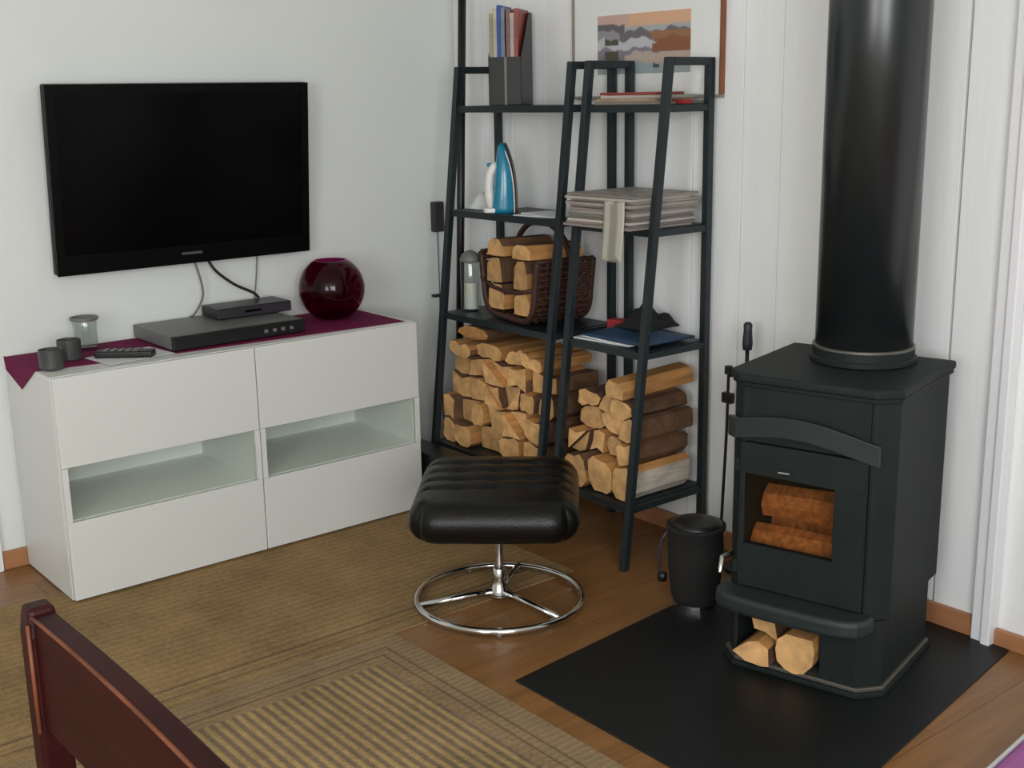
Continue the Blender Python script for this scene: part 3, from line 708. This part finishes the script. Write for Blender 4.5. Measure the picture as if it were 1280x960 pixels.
# ------------------------------------------------------------------ footstool
t = thing('footstool', 'black padded leather footstool on a round chrome swivel base', 'footstool', (1.213, -.798, 0), math.atan2(-.67, .743))
# local +x points towards the viewer side, y across
SX, SY, ZB, ZT = .250, .226, .256, .360
def seat():
    n = 40; mb = MB(); rr = .049
    hx, hy, hz = SX, SY, (ZT-ZB)/2; zc = (ZT+ZB)/2; rc = .085
    def mapp(p):
        q = Vector((max(-hx+rr, min(hx-rr, p.x)), max(-hy+rr, min(hy-rr, p.y)), max(-hz+rr, min(hz-rr, p.z))))
        d = p-q
        if d.length > 1e-9: p = q+d.normalized()*rr
        kx, ky = max(0, abs(p.x)-(hx-rc)), max(0, abs(p.y)-(hy-rc))
        if kx > 0 and ky > 0:
            l = math.hypot(kx, ky)
            if l > 0:
                f2 = max(kx, ky)/l
                p = Vector((math.copysign(hx-rc+kx*f2, p.x), math.copysign(hy-rc+ky*f2, p.y), p.z))
        z = p.z
        if z > 0:
            f = max(0, min(1, z/hz))
            ex = max(0, 1-(p.x/hx)**4)*max(0, 1-(p.y/hy)**6)
            bulge = .016*ex
            ribs = 0
            for xs in (-.13, -.055, .02, .095):
                ribs -= .011*math.exp(-((p.x-xs)/.009)**2)
                for ys in (-.1, .0, .1): ribs -= .008*math.exp(-(((p.x-xs)/.016)**2+((p.y-ys)/.02)**2))
            z += (bulge+ribs*max(0, 1-(p.y/hy)**8))*f
        return (p.x, p.y, zc+z)
    for ax in range(3):
        for sgn in (-1, 1):
            nu = nv = n
            def fn(u, v, ax=ax, sgn=sgn):
                a, b = 2*u-1, 2*v-1
                p = [0, 0, 0]; p[ax] = sgn*(hx, hy, hz)[ax]; o1, o2 = [i for i in range(3) if i != ax]
                p[o1] = a*(hx, hy, hz)[o1]; p[o2] = b*(hx, hy, hz)[o2]; return mapp(Vector(p))
            mb.grid(fn, 48 if ax == 2 else 40, 40 if ax == 2 else 12)
    return mb
seat().obj('cushion', M['leather'], t, smooth=True)
MB().box(-.12, .12, -.12, .12, ZB-.012, ZB+.006).obj('mounting_plate', M['black'], t)
MB().lathe([(.0, .042), (.013, .042), (.013, ZB-.005), (0, ZB-.005)], 18).obj('post', M['chrome'], t, smooth=False, bevel=.001)
MB().lathe([(0, .022), (.032, .022), (.034, .030), (.022, .050), (.0165, .075), (.0165, .105), (.0135, .108), (0, .108)], 24).obj('hub', M['chrome'], t, smooth=True)
RR = .232
MB().tube([(RR*math.cos(2*PI*i/64), RR*math.sin(2*PI*i/64), .019) for i in range(64)], .0105, 12, closed=True).obj('base_ring', M['chrome'], t, smooth=True)
for a in (.85, .85+2*PI/3, .85+4*PI/3):
    c, s = math.cos(a), math.sin(a)
    MB().tube([(c*.02, s*.02, .036), (c*.1, s*.1, .032), (c*(RR-.004), s*(RR-.004), .022)], [.012, .010, .009], 10).obj('spoke', M['chrome'], t, smooth=True)
FA = math.atan2(-.67, .743)
for a in (.05, -1.0, 2.1, 3.6):
    c, s = math.cos(a), math.sin(a); fx, fy = 1.213+RR*math.cos(a+FA), -.798+RR*math.sin(a+FA)
    MB().lathe([(.010, .0049), (.011, .012), (.010, .017)], 14, c*RR, s*RR).obj('foot', M['chrome'], t)

# ------------------------------------------------------------------ wood stove
STX, STY, TH = 1.999, -.352, .242
st = thing('wood_stove', 'black cast-iron wood stove with arched band and glass door', 'stove', (STX, STY, .0042), TH)
def body_outline(w, d0, d1, ch=.045):    # chamfered front corners
    return [(-w, d1), (-w, d0+ch), (-w+ch, d0), (w-ch, d0), (w, d0+ch), (w, d1)][::-1]
HW = .203
# plinth and lower body round the log alcove
MB().prism(body_outline(HW+.006, -.222, .160, .05), 0, .012).obj('base_plate', M['stove'], st, bevel=.002)
MB().prism(body_outline(HW+.001, -.214, .154, .048), .012, .022).obj('base_step', M['steeledge'], st, bevel=.002)
low = MB(); zl0, zl1 = .022, .185
low.prism([(-.197, .15), (-.197, -.160), (-.170, -.195), (-.160, -.195), (-.160, .15)], zl0, zl1)
low.prism([(.060, .15), (.060, -.208), (.152, -.208), (.197, -.163), (.197, .15)], zl0, zl1)
low.box(-.160, .060, .135, .15, zl0, zl1)
low.obj('lower_body', M['stove'], st, bevel=.003)
# main body shell
zb0, zb1 = .185, .708
sh = MB(); ch = .040
for sg in (-1, 1):
    sh.prism([(sg*HW, .19), (sg*HW, -.19+ch), (sg*(HW-ch), -.19), (sg*(HW-ch-.012), -.19), (sg*(HW-ch-.012), -.176), (sg*(HW-.012), -.19+ch+.008), (sg*(HW-.012), .19)], zb0, zb1)
sh.box(-HW+.012, HW-.012, .178, .19, zb0, zb1)
sh.box(-HW+.012, HW-.012, -.15, .178, zb0, zb0+.012)
sh.obj('body_shell', M['stove'], st, bevel=.003)
MB().box(-HW+ch+.012, HW-ch-.012, -.19, -.176, .575, zb1).obj('upper_panel', M['stove'], st)
MB().box(-.185, .185, -.150, .17, .1975, .24).box(-.188, -.176, -.150, .17, .24, .56).box(.176, .188, -.150, .17, .24, .56).box(-.176, .176, .15, .17, .24, .56).box(-.185, .185, -.150, .17, .56, .572).obj('firebox', M['stovedark'], st)
MB().prism(body_outline(HW+.006, -.199, .200, .044), zb1, zb1+.010).obj('top_rim', M['stove'], st, bevel=.003)
MB().prism(body_outline(HW+.010, -.208, .205, .046), zb1+.010, zb1+.032).obj('top_plate', M['stove'], st, bevel=.007, seg=3)
# arched band across the front, wrapped on to the chamfers
ar = MB(); nb = 24
def band(u, v):
    x = -.206+.384*u; z = .575+.050*v+.030*math.sin(PI*u)**1.2-.012*u
    y = -.196-.012*math.sin(PI*u)
    if u < .08: y += (.08-u)/.08*.03
    return (x, y, z)
ar.grid(band, nb, 4)
ar.obj('arched_band', M['stoveband'], st, solid=.014, bevel=.002)
# door: frame with window opening
dz0, dz1, dx0, dx1 = .205, .572, -.163, .151
wx0, wx1, wz0, wz1 = -.150, .074, .316, .496
MB().box(dx0, dx1, -.198, -.176, wz1, dz1).box(dx0, dx1, -.198, -.176, dz0, wz0).box(dx0, wx0, -.198, -.176, wz0, wz1).box(wx1, dx1, -.198, -.176, wz0, wz1).obj('door', M['stove'], st, bevel=.003)
SD = [o for o in st.children if o.name.startswith('door')][0]
MB().box(wx0, wx1, -.190, -.186, wz0, wz1).obj('door_glass', M['stoveglass'], SD)
MB().tube([(-.175, -.200, .285), (-.192, -.225, .278), (-.178, -.262, .252)], [.006, .007, .005], 10).obj('door_handle', M['chrome'], SD, smooth=True)
for za in (.24, .5): MB().box(dx0-.012, dx0, -.2, -.17, za, za+.03).obj('hinge', M['stove'], SD)
MB().tube([(-.06, -.205, .512), (-.03, -.207, .5135)], .005, 8).obj('air_knob', M['chrome'], SD)
# ash lip: bowed shelf in front
lip = []
for i in range(17):
    a = PI+PI*i/16; lip.append((-.012+.196*math.copysign(abs(math.cos(a))**.55, math.cos(a)), -.185+.092*math.copysign(abs(math.sin(a))**.55, math.sin(a))))
MB().prism(lip, .160, .204).obj('ash_lip', M['stoveband'], st, bevel=.012, seg=4)
# stove pipe
PX, PY = .018, .092
t = thing('stove_pipe', 'thick black flue pipe rising from the wood stove top', 'flue pipe', (STX+PX*math.cos(TH)-PY*math.sin(TH), STY+PX*math.sin(TH)+PY*math.cos(TH), .0042+zb1+.0325), 0)
MB().lathe([(.122, 0), (.128, .002), (.128, .012), (.122, .016), (.122, .04)], 48).obj('collar', M['stove'], t, smooth=False, bevel=.001)
MB().lathe([(.1215, .034), (.1222, .036), (.1222, .041), (.1180, .042)], 48).obj('seam_ring', M['steeledge'], t)
MB().lathe([(.1165, .03), (.1165, RZ-.745-.002)], 64).obj('pipe', M['pipe'], t, smooth=True)

def world_st(lx, ly): return (STX+lx*math.cos(TH)-ly*math.sin(TH), STY+lx*math.sin(TH)+ly*math.cos(TH))
# logs inside the firebox: they lie across
Z0 = .0042+.2405
for lab, lx, ly, lz, lw, lh, ln, sd, rz in (('orange-brown log lowest at the front inside the stove', -.035, -.085, 0, .085, .105, .26, 1, .05), ('orange-brown log lowest at the back inside the stove', -.02, .03, 0, .10, .15, .28, 2, -.08), ('orange-brown split log topmost inside the stove', -.03, -.055, .109, .10, .09, .24, 3, .12)):
    wx_, wy_ = world_st(lx, ly)
    P = blob(lw, lh, 8, 30+sd, .12); zm = min(p[1] for p in P); P = [(a, b-zm) for a, b in P]
    o = lone_log(P, -ln/2, ln/2, (wx_, wy_, Z0+lz), (0, 0, TH+PI/2+rz), lab, [M['end'], M['burn'], M['burn']], sd, group='logs inside the stove')
# logs in the alcove under the lip
for lab, lx, lz, P, sd, yo in (('round pale log end, rightmost under the stove ash lip', .005, 0, [(-.050, .052), (-.045, .02), (-.025, .003), (.0, 0), (.025, .006), (.045, .03), (.050, .065), (.046, .098), (-.022, .098), (-.045, .078)], 1, -.225),
                             ('pale split log, leftmost under the stove ash lip', -.103, 0, [(-.050, .022), (-.015, .004), (.03, 0), (.048, .004), (.044, .048), (.018, .066), (-.01, .056)], 2, -.235),
                             ('orange split log wedged above the others under the lip', -.070, .078, [(-.050, .040), (-.040, .003), (-.01, 0), (.025, -.018), (.012, .04), (-.02, .05)], 3, -.205)):
    wx_, wy_ = world_st(lx, 0)
    lone_log(P, yo, .09, (wx_, wy_, .0042+.0225+lz), (0, 0, TH), lab, [M['end'], M['split'], M['bark']], 70+sd, group='logs under the stove', bd=-1.2)

# ------------------------------------------------------------------ ash bucket and fire tools
t = thing('ash_bucket', 'black ash bucket with bail handle beside the stove', 'bucket', (1.585, -.398, .0044))
MB().lathe([(0, .012), (.058, .012), (.066, .03), (.074, .10), (.077, .17), (.074, .215), (.082, .226), (.082, .234), (.074, .236), (.071, .226), (.074, .17), (.070, .10), (.062, .035), (0, .03)], 36).obj('pail', M['stovedark'], t, smooth=True)
MB().lathe([(0, .227), (.071, .227), (.072, .238), (.05, .247), (0, .250)], 36).obj('lid', M['black'], t, smooth=True)
MB().lathe([(.052, 0), (.060, 0), (.060, .012), (.052, .012)], 32).obj('base_band', M['chrome'], t, smooth=False)
hd = [(-.064*1.0-.004, -.060, .20)]
u_ = Vector((-.63, -.776, 0))
MB().tube([(u_.x*.078, u_.y*.078, .215), (u_.x*.094, u_.y*.094, .19), (u_.x*.100, u_.y*.100, .15), (u_.x*.098, u_.y*.098, .10), (u_.x*.088, u_.y*.088, .082)], .004, 8).obj('bail_handle', M['handle'], t, smooth=True)
MB().lathe([(0, 0), (.012, .002), (.014, .014), (.012, .026), (0, .028)], 14, u_.x*.091, u_.y*.091, .068).obj('handle_knob', M['black'], t, smooth=True)
t = thing('fire_tool_stand', 'black fire tool stand with poker against the plank wall', 'tool stand', (1.505, -.105, 0))
MB().lathe([(0, 0), (.052, 0), (.052, .010), (.012, .016), (0, .016)], 28).obj('base', M['black'], t)
MB().tube([(0, 0, .012), (0, 0, .68)], .006, 10).obj('post', M['black'], t, smooth=True)
MB().lathe([(0, .672), (.013, .672), (.015, .69), (.012, .73), (.013, .745), (.008, .752), (0, .753)], 18).obj('grip', M['handle'], t, smooth=True)
MB().tube([(-.06, 0, .585), (0, 0, .60), (.06, 0, .585)], .004, 8).obj('cross_arm', M['black'], t)
MB().tube([(-.062, -.006, .60), (-.064, -.006, .42), (-.078, -.004, .12)], .0045, 8).obj('poker', M['black'], t)
MB().lathe([(0, .59), (.012, .592), (.012, .615), (0, .618)], 12, -.062, -.006).obj('poker_knob', M['black'], t)
MB().box(-.080, -.044, -.014, .002, .505, .535).obj('hook_block', M['black'], t)
MB().tube([(.062, -.006, .60), (.062, -.006, .16)], .0045, 8).box(.03, .094, -.02, .006, .06, .16).obj('shovel', M['black'], t)

# ------------------------------------------------------------------ foreground chair
t = thing('wooden_chair', 'dark red wooden chair with worn edges, nearest in foreground', 'chair', (2.545, -2.43, .0068))
CW, LEAN = .43, .0
def post(x0):
    mb = MB(); hw, hd = .0165, .016
    pts = [(0, .00), (.45, .02), (.905, 0)]
    vs = []; 
    for z, y in ((0, -.05), (.45, 0), (.88, .0), (.908, .0)):
        s_ = 1 if z < .9 else .8
        vs += [(x0-hw*s_, y-hd*s_, z), (x0+hw*s_, y-hd*s_, z), (x0+hw*s_, y+hd*s_, z), (x0-hw*s_, y+hd*s_, z)]
    fs = [(3, 2, 1, 0), (12, 13, 14, 15)]
    for i in range(3):
        for k in range(4): fs.append((i*4+k, i*4+(k+1) % 4, (i+1)*4+(k+1) % 4, (i+1)*4+k))
    return mb.add(vs, fs)
post(0).obj('back_post', M['chair'], t, bevel=.005, seg=3); post(CW).obj('back_post', M['chair'], t, bevel=.005, seg=3)
def rail(u, v): return (0, 0, 0)
rl = MB(); N_ = 14
vs = []; 
for i in range(N_+1):
    u = i/N_; x = .014+(CW-.028)*u; cv = .003*math.sin(PI*u)
    z1 = .902+.001*math.sin(PI*u); zb_ = .782
    vs += [(x, -.011+cv, zb_), (x, .012+cv, zb_), (x, .012+cv, z1), (x, -.011+cv, z1)]
fs = [(0, 1, 2, 3), tuple(N_*4+k for k in (3, 2, 1, 0))]
for i in range(N_):
    for k in range(4): fs.append((i*4+k, i*4+(k+1) % 4, (i+1)*4+(k+1) % 4, (i+1)*4+k))
rl.add(vs, fs); rl.obj('top_rail', M['chair'], t, bevel=.004, seg=3)
MB().tube([(.014+(CW-.028)*i/14, -.0105+.003*math.sin(PI*i/14), .9006+.001*math.sin(PI*i/14)) for i in range(15)], .0022, 6).obj('worn_edge', M['chairworn'], t, smooth=True)
MB().tube([(.0162, -.0162, .78), (.0162, -.0162, .895)], .0022, 6).obj('worn_edge', M['chairworn'], t, smooth=True)
for i in range(4):
    x = .125+i*.080; MB().box(x-.014, x+.014, -.006+.003*math.sin(PI*x/CW), .006+.003*math.sin(PI*x/CW), .50, .785).obj('back_slat', M['chair'], t, bevel=.002)
MB().box(.014, CW-.014, -.010, .012, .47, .505).obj('lower_rail', M['chair'], t, bevel=.003)
MB().prism(rrect(-.02, CW+.02, -.44, .0, .03), .44, .465).obj('seat', M['chair'], t, bevel=.005)
for xx in (.005, CW-.005): MB().box(xx-.018, xx+.018, -.42, -.385, 0, .44).obj('front_leg', M['chair'], t, bevel=.003)

# ------------------------------------------------------------------ purple cushion at the right edge
t = thing('floor_cushion', 'purple cushion with white piping at the right edge', 'cushion', (2.818, -.52, 0), .1)
MB().prism(rrect(-.22, .22, -.20, .20, .05, 6), 0, .075).obj('cover', M['pinkcloth'], t, bevel=.03, seg=4)
MB().tube([(x, y, .05) for x, y in rrect(-.224, .224, -.204, .204, .05, 6)], .007, 8, closed=True).obj('piping', M['paper'], t, smooth=True)
